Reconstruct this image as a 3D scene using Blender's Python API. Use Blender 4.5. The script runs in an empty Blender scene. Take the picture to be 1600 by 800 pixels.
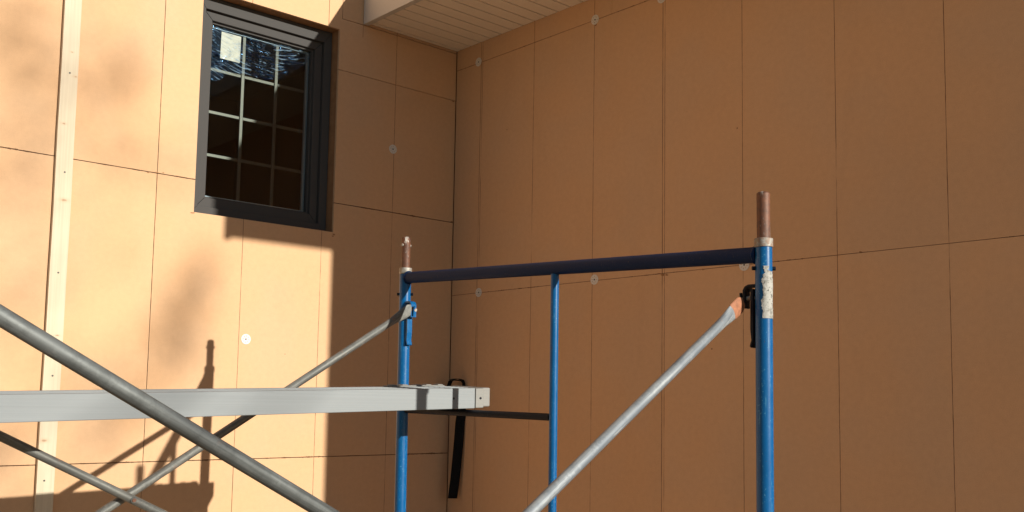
import bpy, bmesh, math, random
from mathutils import Vector, Matrix, Quaternion
random.seed(7)
S = bpy.context.scene
COL = S.collection
# ------------------------------------------------------------------ camera
cam_d = bpy.data.cameras.new('camera'); cam = bpy.data.objects.new('camera', cam_d); COL.objects.link(cam)
YAW, PITCH, ROLL = 0.7292, 0.0915, 0.0172
F = Vector((math.sin(YAW)*math.cos(PITCH), math.cos(YAW)*math.cos(PITCH), math.sin(PITCH)))
Rt = Vector((math.cos(YAW), -math.sin(YAW), 0)); Up = Rt.cross(F)
R2 = Rt*math.cos(ROLL)+Up*math.sin(ROLL); U2 = -Rt*math.sin(ROLL)+Up*math.cos(ROLL)
M = Matrix((R2, U2, -F)).transposed().to_4x4()
M.translation = Vector((-3.2766, -4.1112, 0))
cam.matrix_world = M
cam_d.sensor_width = 36; cam_d.lens = 1554.8/1600*36
cam_d.shift_x = (800-792.6)/1600; cam_d.shift_y = (481.3-400)/1600
cam_d.clip_start = 0.05; cam_d.clip_end = 3000
S.camera = cam
# ------------------------------------------------------------------ world, sun, exposure
SUN = Vector((-0.185, 1.0, -0.312)).normalized()
world = bpy.data.worlds.new('World'); S.world = world; world.use_nodes = True
wn = world.node_tree.nodes; wl = world.node_tree.links; wn.clear()
sky = wn.new('ShaderNodeTexSky'); sky.sky_type = 'NISHITA'; sky.sun_disc = False
sky.sun_elevation = math.asin(-SUN.z); sky.sun_rotation = math.atan2(-SUN.x, -SUN.y)
sky.altitude = 200; sky.air_density = 1.0; sky.dust_density = 0.4; sky.ozone_density = 1.0
bg = wn.new('ShaderNodeBackground'); bg.inputs['Strength'].default_value = 0.05
wo = wn.new('ShaderNodeOutputWorld')
wl.new(sky.outputs[0], bg.inputs[0]); wl.new(bg.outputs[0], wo.inputs[0])
sl = bpy.data.lights.new('sun', 'SUN'); sl.energy = 5.0; sl.angle = math.radians(0.53); sl.color = (1.0, 0.95, 0.82)
so = bpy.data.objects.new('sun', sl); COL.objects.link(so)
so.rotation_euler = SUN.to_track_quat('-Z', 'Y').to_euler(); so.location = (3, -16, 6)
S.view_settings.view_transform = 'Standard'; S.view_settings.look = 'None'
S.view_settings.exposure = 0.42; S.view_settings.gamma = 1.0; S.view_settings.use_curve_mapping = False
ZG = -1.62        # ground level; z = 0 is the eye

# ------------------------------------------------------------------ material helpers
class NT:
    def __init__(s, name):
        s.m = bpy.data.materials.new(name); s.m.use_nodes = True
        s.n = s.m.node_tree.nodes; s.l = s.m.node_tree.links; s.n.clear()
        s.out = s.n.new('ShaderNodeOutputMaterial')
    def N(s, t, **kw):
        n = s.n.new(t)
        for k, v in kw.items(): setattr(n, k, v)
        return n
    def put(s, sock, v):
        if hasattr(v, 'is_output') or isinstance(v, bpy.types.NodeSocket): s.l.new(v, sock)
        else: sock.default_value = v
    def math(s, op, a, b=0.0, c=None, clamp=False):
        n = s.N('ShaderNodeMath', operation=op, use_clamp=clamp)
        s.put(n.inputs[0], a); s.put(n.inputs[1], b)
        if c is not None: s.put(n.inputs[2], c)
        return n.outputs[0]
    def mix(s, f, a, b):
        n = s.N('ShaderNodeMix', data_type='RGBA')
        s.put(n.inputs[0], f)
        s.put(n.inputs[6], a if not isinstance(a, tuple) else (*a, 1)); s.put(n.inputs[7], b if not isinstance(b, tuple) else (*b, 1))
        return n.outputs[2]
    def noise(s, vec, scale, detail=3, rough=0.55, dist=0.0):
        n = s.N('ShaderNodeTexNoise'); s.put(n.inputs['Vector'], vec)
        n.inputs['Scale'].default_value = scale; n.inputs['Detail'].default_value = detail
        n.inputs['Roughness'].default_value = rough; n.inputs['Distortion'].default_value = dist
        return n.outputs[0]
    def ramp(s, f, a, b):      # smooth 0..1 between a and b
        n = s.N('ShaderNodeMapRange', interpolation_type='SMOOTHSTEP'); s.put(n.inputs[0], f)
        n.inputs[1].default_value = a; n.inputs[2].default_value = b
        return n.outputs[0]
    def mapping(s, vec, scale=(1, 1, 1), rot=(0, 0, 0), loc=(0, 0, 0)):
        n = s.N('ShaderNodeMapping'); s.put(n.inputs[0], vec)
        n.inputs['Scale'].default_value = scale; n.inputs['Rotation'].default_value = rot; n.inputs['Location'].default_value = loc
        return n.outputs[0]
    def pos(s): return s.N('ShaderNodeNewGeometry').outputs['Position']
    def obj(s): return s.N('ShaderNodeTexCoord').outputs['Object']
    def xyz(s, v):
        n = s.N('ShaderNodeSeparateXYZ'); s.put(n.inputs[0], v); return n.outputs
    def bump(s, h, strength, dist=0.01):
        n = s.N('ShaderNodeBump'); s.put(n.inputs['Height'], h)
        n.inputs['Strength'].default_value = strength; n.inputs['Distance'].default_value = dist
        return n.outputs[0]
    def bsdf(s, col, rough=0.5, metal=0.0, normal=None, spec=0.5, coat=0.0):
        n = s.N('ShaderNodeBsdfPrincipled')
        s.put(n.inputs['Base Color'], (*col, 1) if isinstance(col, tuple) and len(col) == 3 else col)
        s.put(n.inputs['Roughness'], rough); s.put(n.inputs['Metallic'], metal)
        n.inputs['Specular IOR Level'].default_value = spec; n.inputs['Coat Weight'].default_value = coat
        if normal is not None: s.l.new(normal, n.inputs['Normal'])
        s.l.new(n.outputs[0], s.out.inputs[0]); return n

def fibreboard(name, axis, off, joint_off, hseams, hw, base=(0.59, 0.362, 0.208)):
    t = NT(name); P = t.pos(); x = t.xyz(P)
    u = x[axis]; z = x[2]
    grain = t.noise(P, 330, 2, 0.7); mid = t.noise(P, 45, 3, 0.6); big = t.noise(P, 1.7, 3, 0.5)
    fib = t.noise(t.mapping(P, (25, 25, 260)), 1.0, 2, 0.6)
    v = t.math('ADD', t.math('MULTIPLY', t.math('SUBTRACT', grain, 0.5), 0.30), t.math('MULTIPLY', t.math('SUBTRACT', mid, 0.5), 0.14))
    v = t.math('ADD', v, t.math('MULTIPLY', t.math('SUBTRACT', big, 0.5), 0.10))
    v = t.math('ADD', v, t.math('MULTIPLY', t.math('SUBTRACT', fib, 0.5), 0.04))
    rnd = t.N('ShaderNodeObjectInfo').outputs['Random']
    v = t.math('ADD', v, t.math('MULTIPLY', t.math('SUBTRACT', rnd, 0.5), 0.07))
    stain = t.ramp(t.noise(t.mapping(P, (1.3, 1.3, 0.5)), 2.2, 5, 0.62, 0.8), 0.56, 0.66)
    v = t.math('SUBTRACT', v, t.math('MULTIPLY', stain, 0.022))
    v = t.math('ADD', v, 1.0)
    sc = t.N('ShaderNodeVectorMath', operation='SCALE'); sc.inputs[0].default_value = base; t.put(sc.inputs['Scale'], v)
    tint = t.mix(t.ramp(t.noise(P, 2.6, 2), 0.35, 0.7), (1, 1, 1), (0.96, 1.0, 1.06))
    cm = t.N('ShaderNodeMix', data_type='RGBA', blend_type='MULTIPLY'); cm.inputs[0].default_value = 1
    t.l.new(sc.outputs[0], cm.inputs[6]); t.l.new(tint, cm.inputs[7]); col = cm.outputs[2]
    # printed / scored lines every 16 inches, and a second one beside the joints
    wob = t.math('MULTIPLY', t.math('SUBTRACT', t.noise(P, 9, 3, 0.7), 0.5), 0.0035)
    lw = t.math('ADD', 0.0004, t.math('MULTIPLY', t.noise(P, 30, 2), 0.0016))
    def lines(o, per, w):
        a = t.math('FRACT', t.math('ADD', t.math('DIVIDE', t.math('ADD', t.math('SUBTRACT', u, o), wob), per), 100.5))
        d = t.math('MULTIPLY', t.math('ABSOLUTE', t.math('SUBTRACT', a, 0.5)), per)
        return t.math('SUBTRACT', 1.0, t.math('DIVIDE', d, w, clamp=True), clamp=True)
    m = t.math('MULTIPLY', lines(off, 0.4064, t.math('MULTIPLY', lw, 1.5)), t.ramp(t.noise(t.mapping(P, (1, 1, 1)), 3.1, 3), 0.30, 0.50))
    m2 = t.math('MULTIPLY', lines(joint_off or 0.0, 1.2192, t.math('MULTIPLY', lw, 1.9)), t.ramp(t.noise(P, 2.2, 3), 0.35, 0.5))
    m = t.math('MULTIPLY', m, 1.15, clamp=True)
    if joint_off is not None: m = t.math('MAXIMUM', m, t.math('MULTIPLY', t.math('MULTIPLY', m2, t.math('GREATER_THAN', u, -2.0)), 0.9))
    # crumbled edges along the horizontal joints
    chip = t.ramp(t.noise(P, 38, 5, 0.8), 0.42, 0.72); gate = t.ramp(t.noise(P, 3.3, 3, 0.6), 0.44, 0.62)
    for zs in hseams:
        d = t.math('ABSOLUTE', t.math('SUBTRACT', z, zs))
        w = t.math('ADD', hw[0], t.math('MULTIPLY', t.math('MULTIPLY', chip, gate), hw[1]))
        m = t.math('MAXIMUM', m, t.math('MULTIPLY', t.math('LESS_THAN', d, w), 0.75))
    # specks and small dents
    vo = t.N('ShaderNodeTexVoronoi'); t.put(vo.inputs['Vector'], P); vo.inputs['Scale'].default_value = 5.0
    sp = t.math('MULTIPLY', t.math('LESS_THAN', vo.outputs['Distance'], t.math('MULTIPLY', t.noise(P, 3, 1), 0.030)), 0.65)
    m = t.math('MAXIMUM', m, sp)
    col = t.mix(m, col, (0.085, 0.030, 0.012))
    # pale scuffs
    sc2 = t.math('MULTIPLY', t.ramp(t.noise(t.mapping(P, (3, 3, 40), (0.0, 0.1, 0)), 1.0, 4, 0.6), 0.69, 0.76), t.ramp(t.noise(P, 2.0, 2), 0.52, 0.66))
    col = t.mix(t.math('MULTIPLY', sc2, 0.35), col, (0.60, 0.42, 0.27))
    h = t.math('SUBTRACT', t.math('ADD', t.math('MULTIPLY', grain, 0.35), t.math('MULTIPLY', mid, 0.25)), t.math('MULTIPLY', m, 0.8))
    t.bsdf(col, 0.88, 0, t.bump(h, 0.22, 0.003), spec=0.25)
    return t.m

def simple(name, col, rough=0.5, metal=0.0, var=0.15, scale=30, bump=0.0, spec=0.5, bscale=120):
    t = NT(name); P = t.obj()
    n = t.noise(P, scale, 4, 0.6)
    f = t.math('ADD', 1.0, t.math('MULTIPLY', t.math('SUBTRACT', n, 0.5), 2*var))
    sc = t.N('ShaderNodeVectorMath', operation='SCALE'); sc.inputs[0].default_value = col; t.put(sc.inputs['Scale'], f)
    nm = t.bump(t.noise(P, bscale, 3), bump, 0.002) if bump else None
    t.bsdf(sc.outputs[0], rough, metal, nm, spec)
    return t.m

def paint(name, base, under, rust, wear=0.62, scr=True, r0=0.28, spec=0.5):
    """Enamel paint worn to scratches, chips and rust freckles."""
    t = NT(name); P = t.obj()
    n1 = t.noise(P, 14, 5, 0.7); n2 = t.noise(t.mapping(P, (260, 260, 9), (0.25, 0.1, 0)), 1.0, 3, 0.7); n3 = t.noise(P, 130, 3, 0.6)
    v = t.math('ADD', 0.8, t.math('MULTIPLY', t.noise(P, 7, 3), 0.4))
    sc = t.N('ShaderNodeVectorMath', operation='SCALE'); sc.inputs[0].default_value = base; t.put(sc.inputs['Scale'], v)
    col = sc.outputs[0]
    chips = t.math('MULTIPLY', t.ramp(t.noise(P, 210, 4, 0.7), 0.60, 0.68), t.ramp(n1, wear-0.06, wear+0.06))
    col = t.mix(chips, col, under)
    if scr:
        s = t.math('MULTIPLY', t.ramp(n2, 0.62, 0.70), t.ramp(t.noise(P, 22, 2), 0.40, 0.60))
        col = t.mix(t.math('MULTIPLY', s, 0.8), col, under)
    r = t.math('MULTIPLY', t.ramp(t.noise(P, 60, 4, 0.7), 0.64, 0.70), t.ramp(t.noise(P, 9, 2), 0.5, 0.65))
    col = t.mix(r, col, rust)
    rough = t.math('ADD', r0, t.math('MULTIPLY', n1, 0.25))
    t.bsdf(col, rough, 0, t.bump(t.math('ADD', t.math('MULTIPLY', n3, 0.5), n1), 0.12, 0.002), spec)
    return t.m

def galvanised(name, base=(0.30, 0.315, 0.33), rust=0.64, dark=(0.13, 0.15, 0.18)):
    t = NT(name); P = t.obj()
    n1 = t.noise(P, 18, 5, 0.65); n2 = t.noise(t.mapping(P, (8, 120, 120)), 1.0, 3, 0.6); n3 = t.noise(P, 120, 3, 0.6)
    n4 = t.noise(t.mapping(P, (1.6, 48, 48)), 1.0, 4, 0.65)
    col = t.mix(t.math('MULTIPLY', t.ramp(n4, 0.38, 0.60), 0.85), base, dark)
    col = t.mix(t.math('MULTIPLY', t.ramp(t.noise(P, 26, 5, 0.7), 0.45, 0.66), 0.5), col, dark)
    col = t.mix(t.math('MULTIPLY', t.math('MULTIPLY', t.ramp(n3, 0.48, 0.62), t.ramp(n1, 0.50, 0.62)), 0.12), col, tuple(min(1, c*2.2+.02) for c in base))
    col = t.mix(t.math('MULTIPLY', t.ramp(n2, 0.62, 0.72), 0.5), col, tuple(min(1, c*1.5) for c in base))
    r = t.math('MULTIPLY', t.ramp(t.noise(P, 9, 4, 0.6), rust, rust+0.07), t.ramp(n3, 0.42, 0.6))
    col = t.mix(t.math('MULTIPLY', r, 0.7), col, (0.20, 0.095, 0.05))
    rough = t.math('ADD', 0.42, t.math('MULTIPLY', n1, 0.3))
    t.bsdf(col, rough, t.math('SUBTRACT', 0.30, t.math('MULTIPLY', r, 0.28)), t.bump(t.math('ADD', n1, t.math('MULTIPLY', n3, 0.4)), 0.10, 0.002))
    return t.m

def rusty(name):
    t = NT(name); P = t.obj()
    n = t.noise(P, 40, 5, 0.7); n2 = t.noise(P, 16, 3)
    col = t.mix(t.ramp(n, 0.35, 0.65), (0.16, 0.062, 0.032), (0.085, 0.040, 0.028))
    col = t.mix(t.math('MULTIPLY', t.ramp(t.noise(t.mapping(P, (1, 1, 0.35)), 55, 4, 0.7), 0.57, 0.63), t.ramp(n2, 0.42, 0.6)), col, (0.62, 0.60, 0.56))
    t.bsdf(col, 0.6, 0.15, t.bump(n, 0.35, 0.003))
    return t.m

def alu(name, base=(0.222, 0.240, 0.258), rough=0.60, metal=0.0):
    t = NT(name); P = t.obj()
    ln = t.noise(t.mapping(P, (0.5, 300, 300)), 1.0, 3, 0.6); n1 = t.noise(P, 9, 4, 0.6)
    z = t.xyz(P)[2]
    rib = t.math('SINE', t.math('MULTIPLY', z, 900.0))
    scr = t.math('MULTIPLY', t.ramp(t.noise(t.mapping(P, (40, 400, 90), (0, 0.9, 0)), 1.0, 2, 0.6), 0.72, 0.76), t.ramp(n1, 0.5, 0.6))
    v = t.math('ADD', 0.84, t.math('ADD', t.math('MULTIPLY', ln, 0.24), t.math('MULTIPLY', n1, 0.06)))
    sc = t.N('ShaderNodeVectorMath', operation='SCALE'); sc.inputs[0].default_value = base; t.put(sc.inputs['Scale'], v)
    col = t.mix(t.math('MULTIPLY', scr, 0.5), sc.outputs[0], (0.95, 0.95, 0.95))
    t.bsdf(col, t.math('ADD', rough, t.math('MULTIPLY', n1, 0.15)), metal, t.bump(t.math('ADD', t.math('MULTIPLY', rib, 0.25), ln), 0.10, 0.0015))
    return t.m

def batten_wood(name):
    t = NT(name); P = t.obj(); x = t.xyz(P)
    wob = t.noise(t.mapping(P, (4, 4, 1.2)), 1.0, 3)
    g = t.noise(t.mapping(P, (170, 170, 3.0)), 1.0, 3, 0.55, 0.3)
    col = t.mix(t.ramp(g, 0.35, 0.7), (0.61, 0.525, 0.40), (0.56, 0.47, 0.35))
    col = t.mix(t.math('MULTIPLY', t.ramp(wob, 0.5, 0.72), 0.40), col, (0.60, 0.475, 0.375))
    for (kx, kz, r) in ((0.006, 0.7588, 0.014), (0.022, 1.2661, 0.008), (0.004, 1.364, 0.006), (-0.012, 1.0668, 0.009), (0.01, 0.22, 0.008), (-0.016, -0.19, 0.014)):
        dx = t.math('SUBTRACT', x[0], kx); dz = t.math('MULTIPLY', t.math('SUBTRACT', x[2], kz - ZG), 2.2)
        d = t.math('SQRT', t.math('ADD', t.math('MULTIPLY', dx, dx), t.math('MULTIPLY', dz, dz)))
        d = t.math('ADD', d, t.math('MULTIPLY', t.math('SUBTRACT', t.noise(P, 90, 3), 0.5), 0.012))
        col = t.mix(t.math('MULTIPLY', t.math('SUBTRACT', 1.0, t.ramp(d, r*0.5, r*2.6)), 0.30), col, (0.55, 0.33, 0.19))
        col = t.mix(t.math('MULTIPLY', t.math('SUBTRACT', 1.0, t.ramp(d, r*0.2, r)), 0.65), col, (0.30, 0.15, 0.08))
    t.bsdf(col, 0.75, 0, t.bump(g, 0.15, 0.002), 0.3)
    return t.m

def glass_mat(name):
    t = NT(name)
    lw = t.N('ShaderNodeLayerWeight'); lw.inputs[0].default_value = 0.5
    fac = t.math('ADD', 0.030, t.math('MULTIPLY', 0.95, t.math('POWER', lw.outputs['Facing'], 5.0)))
    gl = t.N('ShaderNodeBsdfGlossy'); gl.inputs['Roughness'].default_value = 0.0
    tr = t.N('ShaderNodeBsdfTransparent'); tr.inputs[0].default_value = (0.88, 0.91, 0.90, 1)
    mx = t.N('ShaderNodeMixShader')
    t.l.new(fac, mx.inputs[0]); t.l.new(tr.outputs[0], mx.inputs[1]); t.l.new(gl.outputs[0], mx.inputs[2])
    t.l.new(mx.outputs[0], t.out.inputs[0]); return t.m

def film_mat(name):
    t = NT(name); P = t.obj(); x = t.xyz(P)
    def folds(scale, dist, lo, loc, sag):
        c = t.N('ShaderNodeCombineXYZ')
        t.put(c.inputs[0], t.math('MULTIPLY', x[0], 0.30)); t.put(c.inputs[1], loc)
        t.put(c.inputs[2], t.math('SUBTRACT', x[2], t.math('MULTIPLY', sag, t.math('MULTIPLY', t.math('SUBTRACT', x[0], 0.02), t.math('SUBTRACT', x[0], 0.02)))))
        w = t.N('ShaderNodeTexWave', wave_type='BANDS', bands_direction='Z'); t.put(w.inputs['Vector'], c.outputs[0])
        w.inputs['Scale'].default_value = scale; w.inputs['Distortion'].default_value = dist; w.inputs['Detail'].default_value = 2; w.inputs['Detail Scale'].default_value = 1.6
        return t.ramp(w.outputs[1], lo, 1.0), w.outputs[1]
    a, ha = folds(16, 7.0, 0.74, 0.3, 0.9); b, hb = folds(27, 11.0, 0.80, 2.7, -0.6)
    n = t.noise(P, 8, 3, 0.6, 1.0); n2 = t.noise(P, 14, 3, 0.6, 2.0)
    st = t.math('MAXIMUM', t.math('MULTIPLY', a, t.ramp(n, 0.45, 0.65)), t.math('MULTIPLY', b, t.ramp(n2, 0.50, 0.70)))
    gl = t.N('ShaderNodeBsdfGlossy'); gl.inputs['Roughness'].default_value = 0.12; gl.inputs[0].default_value = (0.22, 0.52, 1.0, 1)
    t.l.new(t.bump(t.math('ADD', ha, n), 0.35, 0.010), gl.inputs['Normal'])
    df = t.N('ShaderNodeBsdfDiffuse'); df.inputs[0].default_value = (0.24, 0.38, 0.54, 1)  # bluish streaks along the folds: sky reflections put into the diffuse colour
    tr = t.N('ShaderNodeBsdfTransparent')
    m1 = t.N('ShaderNodeMixShader'); t.put(m1.inputs[0], t.math('MULTIPLY', t.ramp(st, 0.0, 0.6), 0.75))
    t.l.new(gl.outputs[0], m1.inputs[1]); t.l.new(df.outputs[0], m1.inputs[2])
    m2 = t.N('ShaderNodeMixShader')
    t.put(m2.inputs[0], t.math('ADD', t.math('ADD', 0.03, t.math('MULTIPLY', t.ramp(n2, 0.35, 0.75), 0.14)), t.math('MULTIPLY', st, 0.40)))
    t.l.new(tr.outputs[0], m2.inputs[1]); t.l.new(m1.outputs[0], m2.inputs[2])
    t.l.new(m2.outputs[0], t.out.inputs[0]); return t.m

def label_mat(name):
    t = NT(name); P = t.obj()
    n = t.noise(P, 70, 4, 0.7); n2 = t.noise(P, 160, 3, 0.7)
    col = t.mix(t.ramp(n, 0.50, 0.60), (0.36, 0.35, 0.33), (0.22, 0.21, 0.19))
    col = t.mix(t.math('MULTIPLY', t.ramp(n2, 0.57, 0.64), t.ramp(t.noise(P, 28, 2), 0.42, 0.62)), col, (0.05, 0.05, 0.045))
    t.bsdf(col, 0.7, 0, t.bump(n, 0.5, 0.003)); return t.m

def ground_mat(name):
    t = NT(name); P = t.pos()
    n = t.noise(P, 0.8, 6, 0.6); n2 = t.noise(P, 14, 5, 0.65)
    col = t.mix(t.ramp(n, 0.38, 0.65), (0.36, 0.28, 0.20), (0.24, 0.20, 0.125))
    col = t.mix(t.ramp(n2, 0.5, 0.75), col, (0.44, 0.36, 0.27))
    t.bsdf(col, 0.95, 0, t.bump(n2, 0.6, 0.03), 0.2); return t.m

MAT = dict(
    wallA=fibreboard('fibreboard_window_wall', 0, -0.397, None, (0.934, -0.2842), (0.0018, 0.0050)),
    wallB=fibreboard('fibreboard_wing_wall', 1, -0.2065, -0.2185, (0.5425, 1.7637), (0.0008, 0.0034)),
    core=simple('cut_board_edge', (0.30, 0.155, 0.075), 0.9, 0, 0.35, 22, 0.3, 0.2),
    frame=simple('charcoal_frame', (0.070, 0.067, 0.067), 0.75, 0, 0.10, 260, 0.10, 0.02, 420),
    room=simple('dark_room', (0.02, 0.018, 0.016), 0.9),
    muntin=simple('pewter_muntin', (0.085, 0.084, 0.078), 0.42, 0.92, 0.06),
    spacer=simple('steel_spacer', (0.35, 0.42, 0.52), 0.3, 0.6, 0.1),  # spacer bar; its light blue stands in for streaks reflected at the edge
    sticker=simple('pale_sticker', (0.36, 0.39, 0.33), 0.6, 0, 0.06, 8),
    glass=glass_mat('window_glass'), film=film_mat('peeling_film'),
    soffit=simple('soffit_vinyl', (0.80, 0.715, 0.62), 0.55, 0, 0.05, 6),
    fascia=simple('fascia_white', (0.53, 0.51, 0.49), 0.45, 0, 0.04, 6),
    roof=simple('roof_deck', (0.10, 0.095, 0.09), 0.9, 0, 0.3, 40, 0.4),
    blue=paint('blue_enamel', (0.0, 0.082, 0.245), (0.09, 0.28, 0.42), (0.10, 0.05, 0.03), 0.47, True, 0.20, 0.32),
    navy=paint('worn_shaded_navy_enamel', (0.002, 0.016, 0.064), (0.05, 0.045, 0.045), (0.06, 0.035, 0.025), 0.5, True, 0.40, 0.14),  # worn bar enamel; shade of its unlit side put into the dark base
    black=paint('black_steel', (0.005, 0.007, 0.014), (0.08, 0.08, 0.09), (0.07, 0.035, 0.02), 0.62, True, 0.40, 0.15),
    galv=galvanised('galvanised_tube'), galvd=galvanised('weathered_shaded_tube', (0.145, 0.155, 0.158), 0.60, (0.06, 0.064, 0.064)),  # second tube: darker copy, shade on the foreground tube put into its colour
    galvm=galvanised('dull_tube', (0.20, 0.20, 0.19), 0.58, (0.09, 0.092, 0.09)),
    zinc=galvanised('zinc_collar', (0.36, 0.345, 0.32), 0.50, (0.20, 0.185, 0.16)),
    rust=rusty('rusty_pin'), orange=simple('orange_tip', (0.30, 0.115, 0.055), 0.7, 0, 0.7, 90, 0.2),
    alu=alu('plank_aluminium'), aluend=alu('end_casting', (0.225, 0.222, 0.215), 0.6, 0.1),
    wood=batten_wood('spruce_batten'), nail=simple('nail_steel', (0.06, 0.055, 0.05), 0.5, 0.5),
    strap=simple('black_webbing', (0.008, 0.008, 0.009), 0.8, 0, 0.3, 90, 0.3, 0.08),
    washer=simple('white_plastic', (0.64, 0.61, 0.58), 0.5, 0, 0.06, 60), label=label_mat('torn_label'),
    ground=ground_mat('site_ground'), bark=simple('bark', (0.10, 0.075, 0.055), 0.9, 0, 0.4, 12, 0.5),
    leaf=simple('leaf', (0.06, 0.085, 0.03), 0.7, 0, 0.3, 3),
)

# ------------------------------------------------------------------ object helpers
def tag(o, label=None, cat=None, group=None, kind=None):
    if label: o['label'] = label
    if cat: o['category'] = cat
    if group: o['group'] = group
    if kind: o['kind'] = kind
    return o
def empty(name, loc, label, cat, group=None):
    o = bpy.data.objects.new(name, None); COL.objects.link(o); o.location = loc; o.empty_display_size = 0.1
    return tag(o, label, cat, group, 'thing')
ORG = {}
def origin(o): return ORG.get(o.name, Vector(o.location))
def build(name, bm, mat, parent=None, org=None, smooth=False, bevel=0.0, label=None):
    """Geometry in bm is in world coordinates; the object origin goes to org (default: the parent's)."""
    po = origin(parent) if parent else Vector((0, 0, 0))
    og = Vector(org) if org is not None else po
    bmesh.ops.translate(bm, verts=bm.verts, vec=-og)
    bmesh.ops.recalc_face_normals(bm, faces=bm.faces)
    me = bpy.data.meshes.new(name); bm.to_mesh(me); bm.free()
    me.materials.append(MAT[mat] if isinstance(mat, str) else mat)
    if smooth:
        for p in me.polygons: p.use_smooth = True
        me.set_sharp_from_angle(angle=math.radians(40))
    o = bpy.data.objects.new(name, me); COL.objects.link(o)
    if parent: o.parent = parent
    o.location = og - po; ORG[o.name] = og
    if bevel:
        b = o.modifiers.new('bevel', 'BEVEL'); b.width = bevel; b.segments = 2; b.limit_method = 'ANGLE'; b.angle_limit = math.radians(35)
    if label: o['label'] = label
    return o
def BM(): return bmesh.new()
def box(bm, a, b):
    x0, y0, z0 = a; x1, y1, z1 = b
    v = [bm.verts.new(p) for p in ((x0,y0,z0),(x1,y0,z0),(x1,y1,z0),(x0,y1,z0),(x0,y0,z1),(x1,y0,z1),(x1,y1,z1),(x0,y1,z1))]
    for f in ((0,1,2,3),(4,5,6,7),(0,1,5,4),(1,2,6,5),(2,3,7,6),(3,0,4,7)): bm.faces.new([v[i] for i in f])
    return v
def prism(bm, poly, axis, a, b):
    """poly: 2D points in the plane normal to axis, extruded from a to b along it."""
    def mk(p, h):
        if axis == 0: return (h, p[0], p[1])
        if axis == 1: return (p[0], h, p[1])
        return (p[0], p[1], h)
    A = [bm.verts.new(mk(p, a)) for p in poly]; B = [bm.verts.new(mk(p, b)) for p in poly]
    bm.faces.new(A); bm.faces.new(B); n = len(poly)
    for i in range(n): bm.faces.new((A[i], A[(i+1) % n], B[(i+1) % n], B[i]))
def loft(bm, secs, cap=True):
    """secs: list of (centre, u-vector, v-vector) ellipse sections."""
    rings = []; n = 24
    for c, u, v in secs:
        rings.append([bm.verts.new(c + u*math.cos(2*math.pi*k/n) + v*math.sin(2*math.pi*k/n)) for k in range(n)])
    for a, b in zip(rings, rings[1:]):
        for k in range(n): bm.faces.new((a[k], a[(k+1) % n], b[(k+1) % n], b[k]))
    if cap: bm.faces.new(rings[0]); bm.faces.new(rings[-1])
def frame_of(d):
    d = d.normalized(); ref = Vector((0, 0, 1)) if abs(d.z) < 0.9 else Vector((1, 0, 0))
    u = d.cross(ref).normalized(); return u, d.cross(u).normalized()
def tube(bm, p0, p1, r, r1=None, steps=1, bend=0.0):
    p0 = Vector(p0); p1 = Vector(p1); u, v = frame_of(p1-p0); r1 = r if r1 is None else r1
    secs = []
    for i in range(steps+1):
        t = i/steps; rr = r+(r1-r)*t
        c = p0.lerp(p1, t) + v*bend*math.sin(math.pi*t)
        secs.append((c, u*rr, v*rr))
    loft(bm, secs)

# ------------------------------------------------------------------ ground
bm = BM()
vs = [bm.verts.new(p) for p in ((-900,-900,ZG),(900,-900,ZG),(900,900,ZG),(-900,900,ZG))]; bm.faces.new(vs)
tag(build('ground', bm, 'ground'), kind='structure')

# ------------------------------------------------------------------ wall with the window (plane y = 0)
BT = 0.0125; G = 0.0025
OX0, OX1, OZ0, OZ1 = -1.446, -0.740, 0.790, 1.800      # window opening
wa = empty('exterior_wall', (-1.1, 0.1, ZG), 'brown fibreboard wall holding the dark framed window, mostly in sunlight', 'wall', 'fibreboard walls of the house')
polysA = [
    [(-6.1, ZG), (-3.6625, ZG), (-3.6625, -.2855), (-6.1, -.2855)], [(-3.66, ZG), (-1.2110, ZG), (-1.2110, -.2855), (-3.66, -.2855)],
    [(-1.2086, ZG), (-.004, ZG), (-.004, -.2855), (-1.2086, -.2855)],
    [(-6.1, -.283), (-4.0625, -.283), (-4.0625, .9328), (-6.1, .9328)], [(-4.06, -.283), (-1.6174, -.283), (-1.6174, .9328), (-4.06, .9328)],
    [(-1.6150, -.283), (-.004, -.283), (-.004, .9328), (OX1, .9328), (OX1, OZ0), (OX0, OZ0), (OX0, .9328), (-1.6150, .9328)],
    [(-6.1, .9353), (-4.0625, .9353), (-4.0625, 2.15), (-6.1, 2.15)], [(-4.06, .9353), (-1.6174, .9353), (-1.6174, 2.15), (-4.06, 2.15)],
    [(-1.6150, .9353), (OX0, .9353), (OX0, OZ1), (-.8046, OZ1), (-.8046, 2.15), (-1.6150, 2.15)],
    [(OX1, .9353), (-.004, .9353), (-.004, 1.5965), (OX1, 1.5965)],
    [(-.8022, OZ1), (OX1, OZ1), (OX1, 1.599), (-.004, 1.599), (-.004, 1.8575), (-.6035, 1.8575), (-.7285, 1.8565), (-.7285, 2.15), (-.8022, 2.15)],
    [(-.726, 1.859), (-.6060, 1.861), (-.004, 1.861), (-.004, 2.15), (-.726, 2.15)],
    [(-6.1, 2.1525), (-2.4425, 2.1525), (-2.4425, 4.6), (-6.1, 4.6)], [(-2.44, 2.1525), (-.0025, 2.1525), (-.0025, 4.6), (-2.44, 4.6)],
    [(0, 2.1525), (4.0, 2.1525), (4.0, 4.6), (0, 4.6)]]
for p in polysA:
    bm = BM(); prism(bm, p, 1, 0.0, BT); build('sheathing_board', bm, 'wallA', wa)
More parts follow.
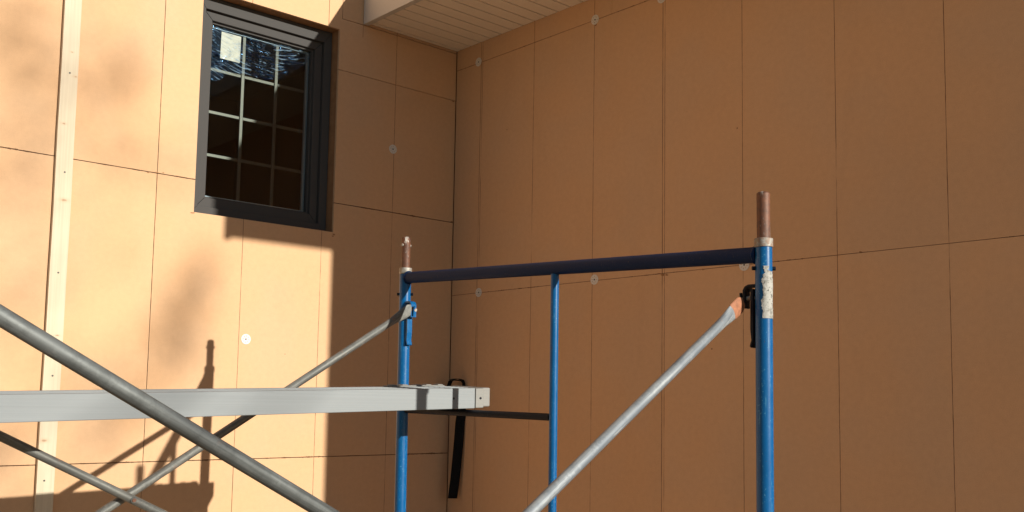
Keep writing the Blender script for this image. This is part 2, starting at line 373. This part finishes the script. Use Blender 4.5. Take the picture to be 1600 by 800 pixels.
# short cut line hanging below the fascia end
bm = BM(); box(bm, (-.6062, -.0006, 1.795), (-.6040, .004, 1.8573)); build('cut_line', bm, 'core', wa)
bm = BM()
for a, b in (((-6.1, BT+.001, ZG), (OX0, .25, 4.6)), ((OX1, BT+.001, ZG), (0.35, .25, 4.6)), ((OX0+.0005, BT+.001, ZG), (OX1-.0005, .25, OZ0)), ((OX0+.0005, BT+.001, OZ1), (OX1-.0005, .25, 4.6)), ((.352, BT+.001, 1.9), (4.0, .25, 4.6))):
    box(bm, a, b)
build('wall_core', bm, 'core', wa)
# fibres torn loose where the sheets were cut
def torn(parent, p, axis, size, seed):
    rn = random.Random(seed); p = Vector(p); n = 9; bm = BM(); pts = []
    for k in range(n):
        a = 2*math.pi*k/n; q = size*rn.uniform(.35, 1.0); pts.append((math.cos(a)*q*1.7, math.sin(a)*q*.7))
    if axis == 1: prism(bm, [(p.x+a, p.z+b) for a, b in pts], 1, -.0022, .002)
    else: prism(bm, [(p.y+a, p.z+b) for a, b in pts], 0, -.0022, .002)
    build('torn_fibre', bm, 'core', parent, org=p)
for i, (x, z, q) in enumerate(((-1.620, .936, .006), (-1.655, .931, .005), (-1.452, .786, .006), (-.736, .779, .007), (-.742, .771, .005), (-.02, 1.592, .005), (-.015, .938, .006), (-1.59, .940, .004))): torn(wa, (x, 0, z), 1, q, i)
# dark room behind the window
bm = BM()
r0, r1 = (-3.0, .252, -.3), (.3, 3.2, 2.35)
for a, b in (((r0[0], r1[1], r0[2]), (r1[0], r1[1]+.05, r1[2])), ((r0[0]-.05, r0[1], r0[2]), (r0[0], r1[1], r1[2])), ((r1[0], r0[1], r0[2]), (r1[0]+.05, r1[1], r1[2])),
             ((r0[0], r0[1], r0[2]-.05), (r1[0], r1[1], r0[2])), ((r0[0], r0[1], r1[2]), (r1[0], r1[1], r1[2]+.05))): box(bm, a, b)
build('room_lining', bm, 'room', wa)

# window: part of the wall, its pieces sub-parts
def ring_bars(x0, x1, z0, z1, w, y0, y1):
    bm = BM()
    o = [(x0, z0), (x1, z0), (x1, z1), (x0, z1)]; wl, wr, wb, wt = w
    i = [(x0+wl, z0+wb), (x1-wr, z0+wb), (x1-wr, z1-wt), (x0+wl, z1-wt)]
    for k in range(4):
        q = [Vector(a) for a in (o[k], o[(k+1) % 4], i[(k+1) % 4], i[k])]
        c = sum(q, Vector((0, 0)))/4
        e = (q[1]-q[0]).normalized()*0.0004           # hairline mitre
        q[0] += e; q[3] += e; q[1] -= e; q[2] -= e
        prism(bm, [tuple(v) for v in q], 1, y0, y1)
    return bm
win = build('window', ring_bars(OX0+.002, OX1-.002, OZ0+.002, OZ1-.002, (.042, .042, .042, .058), .066, .17), 'frame', wa, org=(-1.09, .1, 1.29), bevel=.0015)
fx0, fx1, fz0, fz1 = OX0+.044, OX1-.044, OZ0+.044, OZ1-.060
build('sash', ring_bars(fx0+.001, fx1-.001, fz0+.001, fz1-.001, (.040, .040, .044, .040), .084, .165), 'frame', win, bevel=.003)
gx0, gx1, gz0, gz1 = fx0+.041, fx1-.041, fz0+.045, fz1-.041
build('glazing_bead', ring_bars(gx0, gx1, gz0, gz1, (.009, .009, .009, .009), .100, .135), 'frame', win, bevel=.001)
bm = BM(); box(bm, (gx0+.001, .118, gz0+.001), (gx1-.001, .122, gz1-.001)); build('glass_pane', bm, 'glass', win)
build('spacer', ring_bars(gx0+.0095, gx1-.0095, gz0+.0095, gz1-.0095, (.010, .014, .008, .008), .124, .136), 'spacer', win)
bx0, bx1, bz0, bz1 = gx0+.009, gx1-.009, gz0+.009, gz1-.009
for k in (1, 2):
    xx = bx0+(bx1-bx0)*k/3
    bm = BM(); box(bm, (xx-.0085, .126, bz0+.01), (xx+.0085, .1315, bz1-.01)); build('muntin', bm, 'muntin', win, bevel=.002)
for k in (1, 2, 3):
    zz = bz0+(bz1-bz0)*k/4
    bm = BM(); box(bm, (bx0+.012, .1325, zz-.008), (bx1-.016, .1378, zz+.008)); build('muntin', bm, 'muntin', win, bevel=.002)
bm = BM(); prism(bm, [(-1.300, 1.672), (-1.302, 1.545), (-1.204, 1.545), (-1.202, 1.672)], 1, .1165, .1172); build('sticker', bm, 'sticker', win)
# wrinkled protective film still clinging to the top of the pane
bm = BM()
nx, nz = 48, 24
grid = []
for i in range(nx+1):
    u = i/nx; row = []
    x = gx0+.010+(gx1-gx0-.02)*u
    low = 1.475 + .07*max(0, u-.1)/.9 + .012*math.sin(9*u) - .05*math.exp(-((u-.05)/.12)**2) + (.10*(max(0, u-.72)/.28)**1.5)
    for j in range(nz+1):
        w = j/nz; z = gz1-.010 + (low-(gz1-.010))*w
        row.append(bm.verts.new((x, .1135+.0012*math.sin(38*x+60*z*.7+2*math.sin(20*z)), z)))
    grid.append(row)
for i in range(nx):
    for j in range(nz): bm.faces.new((grid[i][j], grid[i+1][j], grid[i+1][j+1], grid[i][j+1]))
build('protective_film', bm, 'film', win, smooth=True)

# ------------------------------------------------------------------ wing wall (plane x = 0) and its eave
WEND = -4.03
wb = empty('exterior_wall', (0.1, -2.0, ZG), 'shaded brown fibreboard wall with evenly spaced upright seams under the eave', 'wall', 'fibreboard walls of the house')
for (y0, y1, z0, z1) in ((-.2065, -.003, ZG, -.678), (-1.4258, -.2078, ZG, -.678), (WEND, -1.4272, ZG, -.678),
                         (-.2065, -.003, -.6767, .5413), (-1.4258, -.2078, -.6767, .5413), (WEND, -1.4272, -.6767, .5413),
                         (-.2065, -.003, .5426, 1.7625), (-1.4258, -.2078, .5426, 1.7625), (WEND, -1.4272, .5426, 1.7625),
                         (-1.1267, -.003, 1.7639, 1.99), (WEND, -1.1282, 1.7639, 1.99)):
    bm = BM(); prism(bm, [(y0, z0), (y1, z0), (y1, z1), (y0, z1)], 0, 0.0, BT); build('sheathing_board', bm, 'wallB', wb)
bm = BM(); box(bm, (BT+.001, WEND, ZG), (.20, -.001, 1.99)); box(bm, (.201, WEND, ZG), (4.0, WEND+.2, 1.99)); build('wall_core', bm, 'core', wb)

for i, (y, z, q) in enumerate(((-1.43, .536, .007), (-1.45, .534, .006), (-1.029, 1.738, .005), (-2.33, .545, .004), (-.30, .543, .004), (-1.64, .541, .005))): torn(wb, (0, y, z), 0, q, i+20)
def washer(parent, c, n_axis):
    """Perforated plastic cap fastener, 56 mm, with a recessed screw hub."""
    c = Vector(c); nrm = Vector((0, -1, 0)) if n_axis == 1 else Vector((-1, 0, 0))
    u = nrm.cross(Vector((0, 0, 1))).normalized(); v = Vector((0, 0, 1)); k0 = random.random()
    bm = BM(); n = 32
    def ringpts(r, h): return [bm.verts.new(c+nrm*h+(u*math.cos(2*math.pi*(k+k0)/n)+v*math.sin(2*math.pi*(k+k0)/n))*r) for k in range(n)]
    prof = [(.0232, .0002), (.0232, .0018), (.021, .0025), (.017, .0022), (.0105, .0018), (.008, .0017), (.0048, .0006)]
    R = [ringpts(*q) for q in prof]
    for i in range(len(R)-1):
        for k in range(n):
            if i == 3 and k % 4 in (0,): continue          # perforations between hub and rim
            bm.faces.new((R[i][k], R[i][(k+1) % n], R[i+1][(k+1) % n], R[i+1][k]))
    bm.faces.new(R[-1])
    w = build('washer', bm, 'washer', parent, org=c)
    bm = BM(); tube(bm, c+nrm*.0007, c+nrm*.0020, .0036); build('screw_head', bm, 'nail', w)
for q in ((-.404, 0, 1.26), (-1.175, 0, .249)): washer(wa, q, 1)
for q in ((0, -.184, 1.770), (0, -1.023, 1.765), (0, -1.419, 1.752), (0, -.222, .544), (0, -1.034, .547), (0, -1.838, .542)): washer(wb, q, 0)

EEND = -3.77; EX = -.606; SZ = 1.872
ev = empty('eave', (-.3, -2.0, SZ), 'pale overhanging eave with ribbed soffit and plain fascia above the shaded wall', 'eave')
bm = BM(); y = -.004; prof = [(y, SZ)]
ys = -.0328
while y > EEND+.1:
    y1 = ys
    prof += [(y1+.0044, SZ), (y1+.0036, SZ+.015), (y1-.0036, SZ+.015), (y1-.0044, SZ)]
    y = y1; ys -= .0830
prof += [(EEND+.03, SZ), (EEND+.03, SZ+.02), (-.004, SZ+.02)]
prism(bm, prof, 0, EX+.021, -.0025); build('soffit', bm, 'soffit', ev)
bm = BM(); prism(bm, [(EX, 1.861), (EX+.030, 1.861), (EX+.030, 1.8705), (EX+.020, 1.8705), (EX+.020, 2.112), (EX, 2.112)], 1, EEND, -.003); build('fascia', bm, 'fascia', ev, bevel=.001)
bm = BM(); box(bm, (EX+.022, EEND, 1.874), (-.003, EEND+.02, 2.10)); build('end_cap', bm, 'fascia', ev)
bm = BM(); prism(bm, [(EX-.012, 2.114), (EX-.012, 2.122), (4.0, 2.122+4.62*.30), (4.0, 2.06+4.62*.30), (EX+.03, 2.114)], 1, EEND-.015, -.0035); build('roof_deck', bm, 'roof', ev)

# ------------------------------------------------------------------ pale batten nailed to the sunny wall
bt = empty('wooden_batten', (-2.001, -.0095, ZG), 'pale narrow spruce strip nailed upright on the sunlit wall', 'batten')
bm = BM(); box(bm, (-2.034, -.0195, ZG+.02), (-1.9685, -.0008, 4.4))
bmesh.ops.subdivide_edges(bm, edges=[e for e in bm.edges if e.calc_length() > 3], cuts=40)
for v in bm.verts: v.co.x += .0010*math.sin(v.co.z*3.1)+.0006*math.sin(v.co.z*11)
build('strip', bm, 'wood', bt, bevel=.001)
for (x, z) in ((-2.0013, 1.2767), (-1.9986, .8714), (-2.0005, .4677), (-1.9994, .0617), (-2.0073, -.3438), (-2.0, 1.72), (-2.0, 2.2)):
    bm = BM(); tube(bm, (x, -.0215, z), (x, -.0185, z), .0036); build('nail_head', bm, 'nail', bt)

# ------------------------------------------------------------------ scaffold frames
RP = 0.0213
def gravity_lock(parent, y0, zs, sgn, X, mat):
    """Stud with a hooked plate and a hanging locking lever; sgn = direction (along y) away from the post."""
    Y = lambda d: y0+sgn*d
    bm = BM()
    outer = [(RP-.004, .030), (.040, .030), (.050, .026), (.056, .016), (.056, -.030), (.049, -.030), (.049, .012), (.045, .020), (.038, .023), (RP-.004, .023)]
    prism(bm, [(Y(a), zs+b) for a, b in outer], 0, X-.012, X+.012)
    g = build('brace_lock', bm, mat, parent, org=(X, Y(.04), zs), bevel=.0012)
    bm = BM(); tube(bm, (X, Y(RP-.006), zs-.004), (X, Y(.068), zs-.004), .0062); build('stud', bm, 'zinc', g, smooth=True)
    bm = BM()
    lev = [(RP+.003, .018), (RP+.012, .018), (RP+.013, -.085), (RP+.010, -.112), (RP+.015, -.128), (RP+.011, -.132), (RP+.003, -.114), (RP+.003, -.085)]
    prism(bm, [(Y(a), zs+b) for a, b in lev], 0, X-.011, X+.011); build('lever', bm, mat, g, bevel=.0012)
    bm = BM(); tube(bm, (X-.004, Y(.060), zs-.024), (X-.004, Y(.0665), zs+.010), .0040); build('lock_pin', bm, mat, g, smooth=True)

def scaffold(X, dz, label, sticker):
    root = empty('scaffold_frame', (X, -1.92, ZG), label, 'scaffold', 'blue scaffold frames')
    tops = ((-1.142, .4735+dz, .5907+dz), (-2.680, .4150+dz, .5370+dz))
    foot = (-1.1560, -2.6800)
    for i, (yt, zt, zp) in enumerate(tops):
        yb = foot[i]
        at = lambda z: Vector((X, yb+(yt-yb)*(z-ZG)/(zt-ZG), z))
        bm = BM(); tube(bm, at(ZG+.012), at(zt-.021), RP, steps=12)
        po = build('corner_post', bm, 'blue', root, org=at(ZG), smooth=True)
        bm = BM(); tube(bm, at(zt-.060), at(zp-.004), .0168 if i else .0160, steps=4)
        c = at(zp); tube(bm, at(zp-.0035), c, .0165 if i else .0155, .0125)
        pin = build('coupling_pin', bm, 'rust', po, smooth=True)
        bm = BM(); tube(bm, at(zt-.0205), at(zt+.002), RP+.0022); build('collar', bm, 'zinc', po, smooth=True, bevel=.001)
        if i == 0:      # bolt head on top of the far pin
            bm = BM(); tube(bm, at(zp-.030)+Vector((-.020, 0, 0)), at(zp-.030)+Vector((.020, 0, 0)), .0055); build('pin_bolt', bm, 'zinc', po, smooth=True)
        bm = BM(); zz = zt-.074 if i else zt-.095
        tube(bm, at(zz)+Vector((-.0215, .020, 0)), at(zz)+Vector((.0215, -.020, 0)) , .0052)
        build('bolt', bm, 'black', po, smooth=True)
        bm = BM(); box(bm, (X-.07, yb-.07, ZG+.001), (X+.07, yb+.07, ZG+.010)); build('base_plate', bm, 'black', po)
        zs = (.321 if i == 0 else .272)+dz
        gravity_lock(root, at(zs).y, zs, -1 if i == 0 else 1, X, 'blue' if i == 0 else 'black')
        if sticker and i == 1:     # torn label wrapped on the side towards the sun
            bm = BM(); rows = []
            nrm0 = Vector((-.745*0-.665, -.742, 0)).normalized(); rt = Vector((.745, -.666, 0))
            for r in range(40):
                f = r/39; z = .213+(.345-.213)*f
                rr = random.Random(r*7)
                l = -26+7*math.sin(f*17)+rr.uniform(-5, 5)+(14 if f > .86 else 0)+(10 if .55 < f < .68 else 0); h = 66+9*math.sin(f*11+1)+rr.uniform(-8, 8)-(40 if f > .9 else 0)
                row = []
                for k in range(11):
                    a = math.radians(l+(h-l)*k/10); d = nrm0*math.cos(a)+rt*math.sin(a)
                    row.append(bm.verts.new(at(z)+d*(RP+.0007+rr.uniform(0, .0006))))
                rows.append(row)
            for a, b in zip(rows, rows[1:]):
                for k in range(10): bm.faces.new((a[k], a[k+1], b[k+1], b[k]))
            sk = build('torn_label', bm, 'label', po)
            so_ = sk.modifiers.new('thick', 'SOLIDIFY'); so_.thickness = .0006
    e = Vector((0, 1, 0))
    pa = Vector((X, -1.1435, .4395+dz)); pb = Vector((X, -2.680, .3765+dz)); d = (pb-pa).normalized()
    bm = BM(); tube(bm, pa+d*(RP-.003), pb-d*(RP-.003), RP-.0003, steps=6); build('top_bar', bm, 'navy', root, smooth=True)
    zi = .4395+(.3765-.4395)*(1.9275-1.1435)/(2.680-1.1435)+dz
    bm = BM(); tube(bm, (X, -1.9275, zi-RP+.003), (X, -1.930, -1.35+dz), .0128, steps=6); build('inner_post', bm, 'blue', root, smooth=True)
    bm = BM(); tube(bm, (X, -1.1518-RP+.003, -.0445+dz), (X, -1.9280+.0115, -.0520+dz), .0112); build('ladder_rung', bm, 'black', root, smooth=True)
    bm = BM(); tube(bm, (X, -1.1560-RP+.003, -.70+dz), (X, -1.9290+.0115, -.70+dz), .0112); build('ladder_rung', bm, 'black', root, smooth=True)
    bm = BM(); tube(bm, (X, -1.157-RP+.003, -1.35+dz), (X, -2.680+RP-.003, -1.35+dz), .0128); build('bottom_bar', bm, 'blue', root, smooth=True)
    for i, (c, rr) in enumerate(((pa+d*(RP-.001), RP), (pb-d*(RP-.001), RP))):
        bm = BM(); secs = []; u, v = frame_of(d); rn = random.Random(i)
        n = 24; rings = []
        for h, g in ((-.006, .0003), (-.003, .0030), (.0005, .0038), (.004, .0003)):
            rings.append([bm.verts.new(c+d*(h if i == 0 else -h)+(u*math.cos(2*math.pi*k/n)+v*math.sin(2*math.pi*k/n))*(rr+g*rn.uniform(.6, 1.4))) for k in range(n)])
        for A, B in zip(rings, rings[1:]):
            for k in range(n): bm.faces.new((A[k], A[(k+1) % n], B[(k+1) % n], B[k]))
        build('weld_bead', bm, 'navy', root, smooth=True)
    return root
scaffold(-1.13, 0.0, 'blue tubular scaffold frame with rusty pins in front of the shaded wall', True)
scaffold(-3.11, -.10, 'second blue scaffold frame holding up the left end of the aluminium plank', False)

# ------------------------------------------------------------------ cross braces
def brace_tube(parent, p0, p1, r, mat, tip=None, flat0=True, flat1=True):
    """Round tube whose ends are hammered flat in the plane of the frame side (thin along y)."""
    p0 = Vector(p0); p1 = Vector(p1); L = (p1-p0).length; d = (p1-p0)/L
    yv = Vector((0, 1, 0)); yv = (yv-d*yv.dot(d)).normalized(); w = d.cross(yv)
    bm = BM(); secs = []
    st = [0, .012, .030, .045, .07, .10, .14]
    ss = st+[L*k/12 for k in range(2, 11)]+[L-q for q in reversed(st)]
    for s in ss:
        e = min(s if flat0 else 9, L-s if flat1 else 9)
        t = min(1, max(0, (e-.035)/.085)); t = t*t*(3-2*t)
        a = .0205*(1-t)+r*t; b = .0032*(1-t)+r*t
        if e < .012: a *= .70
        secs.append((p0+d*s, w*a, yv*b))
    loft(bm, secs); o = build('brace_tube', bm, mat, parent, org=(p0+p1)/2, smooth=True)
    # aim the local x axis for the streaky zinc texture
    q = d.to_track_quat('X', 'Z'); o.data.transform(q.to_matrix().inverted().to_4x4()); o.rotation_mode = 'QUATERNION'; o.rotation_quaternion = q
    if tip:
        bm = BM(); secs = [(p0+d*s, w*a, yv*.0042) for s, a in ((-.001, .015), (.012, .0212), (.036, .0212), (.052, .0208))]
        loft(bm, secs); build('flattened_tip', bm, tip, o, smooth=True)
        bpy.data.objects[o.name].children[0].parent = parent
        c = [k for k in parent.children if k.name.startswith('flattened_tip')][0]; c.location = origin(c)-origin(parent)
    return o
fb = empty('cross_brace', (-2.14, -1.21, -.30), 'thin grey cross brace meeting at a bolt, behind the plank on the wall side', 'brace', 'galvanised scaffold cross braces')
brace_tube(fb, (-1.135, -1.196, .325), (-3.10, -1.200, -.890), .0128, 'galvm')
brace_tube(fb, (-3.10, -1.232, .1870), (-1.14, -1.236, -.818), .0128, 'galvm')
bm = BM(); tube(bm, (-2.141, -1.182, -.302), (-2.141, -1.2530, -.306), .0056); build('rivet', bm, 'rust', fb, smooth=True)
bm = BM(); tube(bm, (-2.141, -1.2470, -.3055), (-2.141, -1.2500, -.306), .0085); build('rivet_washer', bm, 'galvd', fb, smooth=True)
nb = empty('cross_brace', (-2.2, -2.63, -.35), 'thick grey cross brace in the foreground, one tube rising to the right post', 'brace', 'galvanised scaffold cross braces')
brace_tube(nb, (-1.150, -2.630, .2560), (-3.10, -2.630, -1.030), .0128, 'galv', tip='orange')
brace_tube(nb, (-3.10, -2.662, .2160), (-1.14, -2.662, -.895), .0133, 'galvd')
bm = BM(); tube(bm, (-2.085, -2.61, -.36), (-2.085, -2.684, -.36), .0075); build('rivet', bm, 'rust', nb, smooth=True)

# ------------------------------------------------------------------ aluminium plank
pk = empty('aluminium_plank', (-2.2, -1.445, -.02), 'long silver aluminium plank lying across the scaffold frame', 'plank')
def ztop(x, y): return -.0093+(x+2.5904)*.0305+(y+1.54)*.038
def hbox(bm, x0, x1, y0, y1, up0, up1):
    c = [(x0, y0), (x1, y0), (x1, y1), (x0, y1)]
    lo = [bm.verts.new((x, y, ztop(x, y)+up0)) for x, y in c]; hi = [bm.verts.new((x, y, ztop(x, y)+up1)) for x, y in c]
    bm.faces.new(lo); bm.faces.new(hi)
    for i in range(4): bm.faces.new((lo[i], lo[(i+1) % 4], hi[(i+1) % 4], hi[i]))
TH = .0675
bm = BM(); hbox(bm, -3.40, -1.1175, -1.540, -1.515, -TH, 0); build('side_rail', bm, 'alu', pk, bevel=.002)
bm = BM(); hbox(bm, -3.40, -1.1175, -1.375, -1.350, -TH, 0); build('side_rail', bm, 'alu', pk, bevel=.002)
bm = BM(); hbox(bm, -3.40, -1.120, -1.5145, -1.3755, -.014, -.0015)
for k in range(6):
    y = -1.505+k*.0235; hbox(bm, -3.40, -1.120, y, y+.006, -.0013, .0006)
build('deck_panel', bm, 'alu', pk)
bm = BM(); hbox(bm, -1.1125, -1.078, -1.5385, -1.352, -TH+.001, -.001); hbox(bm, -1.119, -1.112, -1.524, -1.36, -TH+.006, -.006)
cap = build('end_casting', bm, 'aluend', pk, bevel=.002)
bm = BM(); hbox(bm, -1.0775, -1.0445, -1.533, -1.357, -TH+.004, .0005); build('end_lip', bm, 'aluend', cap, bevel=.004)
bm = BM(); hbox(bm, -1.36, -1.122, -1.380, -1.348, .0005, .0040)
for x in (-1.345, -1.30, -1.245, -1.20, -1.15): hbox(bm, x, x+.022, -1.378, -1.350, .0042, .0072)
build('cleat', bm, 'aluend', pk, bevel=.0015)
for x, dzz in ((-1.209, -.033), (-1.0925, -.034)):
    z = ztop(x, -1.54)+dzz; bm = BM(); tube(bm, (x, -1.5408, z), (x, -1.536, z), .0038); build('rivet', bm, 'black', pk)  # flat black discs standing in for the shaded inside of small holes

# ------------------------------------------------------------------ black webbing strap
sp = empty('strap', (-.04, -.105, .08), 'black webbing strap looped on a nail in the corner and hanging down', 'strap')
path = [((-.069, -.080, -.050), 1), ((-.071, -.079, .020), 1), ((-.070, -.080, .062), 1), ((-.064, -.085, .087), 1), ((-.052, -.096, .099), 1), ((-.034, -.112, .101), 1), ((-.020, -.125, .096), 1), ((-.010, -.133, .078), 1),
        ((-.009, -.134, .036), .85), ((-.013, -.131, -.010), .5), ((-.017, -.127, -.057), .2), ((-.023, -.121, -.122), 0), ((-.027, -.119, -.21), 0), ((-.032, -.113, -.318), 0), ((-.037, -.108, -.41), .05), ((-.046, -.101, -.508), .1)]
bm = BM(); prev = None; fl = Vector((.745, -.667, 0))
for k, (p, a) in enumerate(path):
    p = Vector(p); w = (Vector((.90, .42, 0)).normalized()*a+fl*(1-a)).normalized()
    hw = .0215+.003*(1-a)
    pr = [bm.verts.new(p-w*hw), bm.verts.new(p+w*hw)]
    if prev: bm.faces.new((prev[0], prev[1], pr[1], pr[0]))
    prev = pr
st = build('webbing', bm, 'strap', sp, smooth=True)
m = st.modifiers.new('thick', 'SOLIDIFY'); m.thickness = .0022; m.offset = 0
m = st.modifiers.new('sub', 'SUBSURF'); m.levels = 2; m.render_levels = 2; m.subdivision_type = 'SIMPLE'
bm = BM(); tube(bm, (.012, -.104, .092), (-.085, -.104, .095), .0032); build('nail', bm, 'nail', sp, smooth=True)

# ------------------------------------------------------------------ tree across the site whose leaves mottle the sunny wall
tr = empty('broadleaf_tree', (.05, -22.0, ZG), 'tall thin-leaved tree standing across the site facing the sunlit wall', 'tree')
bmT = BM(); bmL = BM(); rnd = random.Random(5)
k = 1/0.312
def up(x, z, y): s = -y; return Vector((x+.185*s, y, z+.312*s))
tube(bmT, (.05, -22, ZG), (.2, -22, 4.2), .17, .13, 8, .15); tube(bmT, (.2, -22, 4.2), (.4, -22, 9.6), .13, .03, 8, .1)
spots = [(-2.15, 1.30, .11, 90), (-2.22, 1.46, .10, 60), (-2.05, 1.24, .08, 40), (-1.80, 1.27, .08, 55), (-1.83, 1.42, .07, 30), (-1.74, 1.36, .07, 22), (-1.78, .98, .09, 45), (-2.12, .80, .10, 45), (-1.60, 1.0, .07, 16), (-1.98, 1.02, .08, 22),
         (-1.40, .52, .07, 40), (-1.45, .42, .075, 60), (-1.48, .30, .085, 75), (-1.51, .18, .085, 55), (-1.53, .06, .07, 30), (-1.76, -.16, .085, 55), (-1.70, -.10, .07, 28), (-2.1, .38, .10, 32), (-2.05, .15, .10, 26), (-1.74, .60, .09, 18), (-2.2, -.2, .10, 26), (-2.12, 1.02, .08, 25),
         (-1.86, 1.75, .09, 30), (-2.6, .9, .2, 90), (-2.7, 1.7, .2, 90), (-2.2, 2.1, .2, 90), (-1.8, 2.6, .2, 90), (-2.6, 2.9, .25, 120), (-2.9, .3, .2, 80), (-3.2, 2.4, .25, 120)]
for (x, z, r, n) in spots:
    y = -22+rnd.uniform(-1.5, 1.5); c = up(x, z, y)
    zb = max(2.2, min(9.2, c.z-abs(c.x-.2)*.7)); tube(bmT, (.2+(zb-4.2)*.036, -22, zb), c, .014, .003, 4, .10)
    for i in range(int(n*.44)):
        q = Vector((rnd.gauss(0, 1)*r*.7, rnd.gauss(0, 1)*r*1.6, rnd.gauss(0, 1)*r*.7))
        d = Vector((rnd.uniform(-1, 1), rnd.uniform(-1, 1), rnd.uniform(-1, 1))).normalized(); e = d.orthogonal().normalized()
        s = rnd.uniform(.022, .042); p = c+q
        vs = [bmL.verts.new(p+d*s), bmL.verts.new(p+e*s*.55), bmL.verts.new(p-d*s), bmL.verts.new(p-e*s*.55)]; bmL.faces.new(vs)
build('trunk', bmT, 'bark', tr, smooth=True); build('crown', bmL, 'leaf', tr)
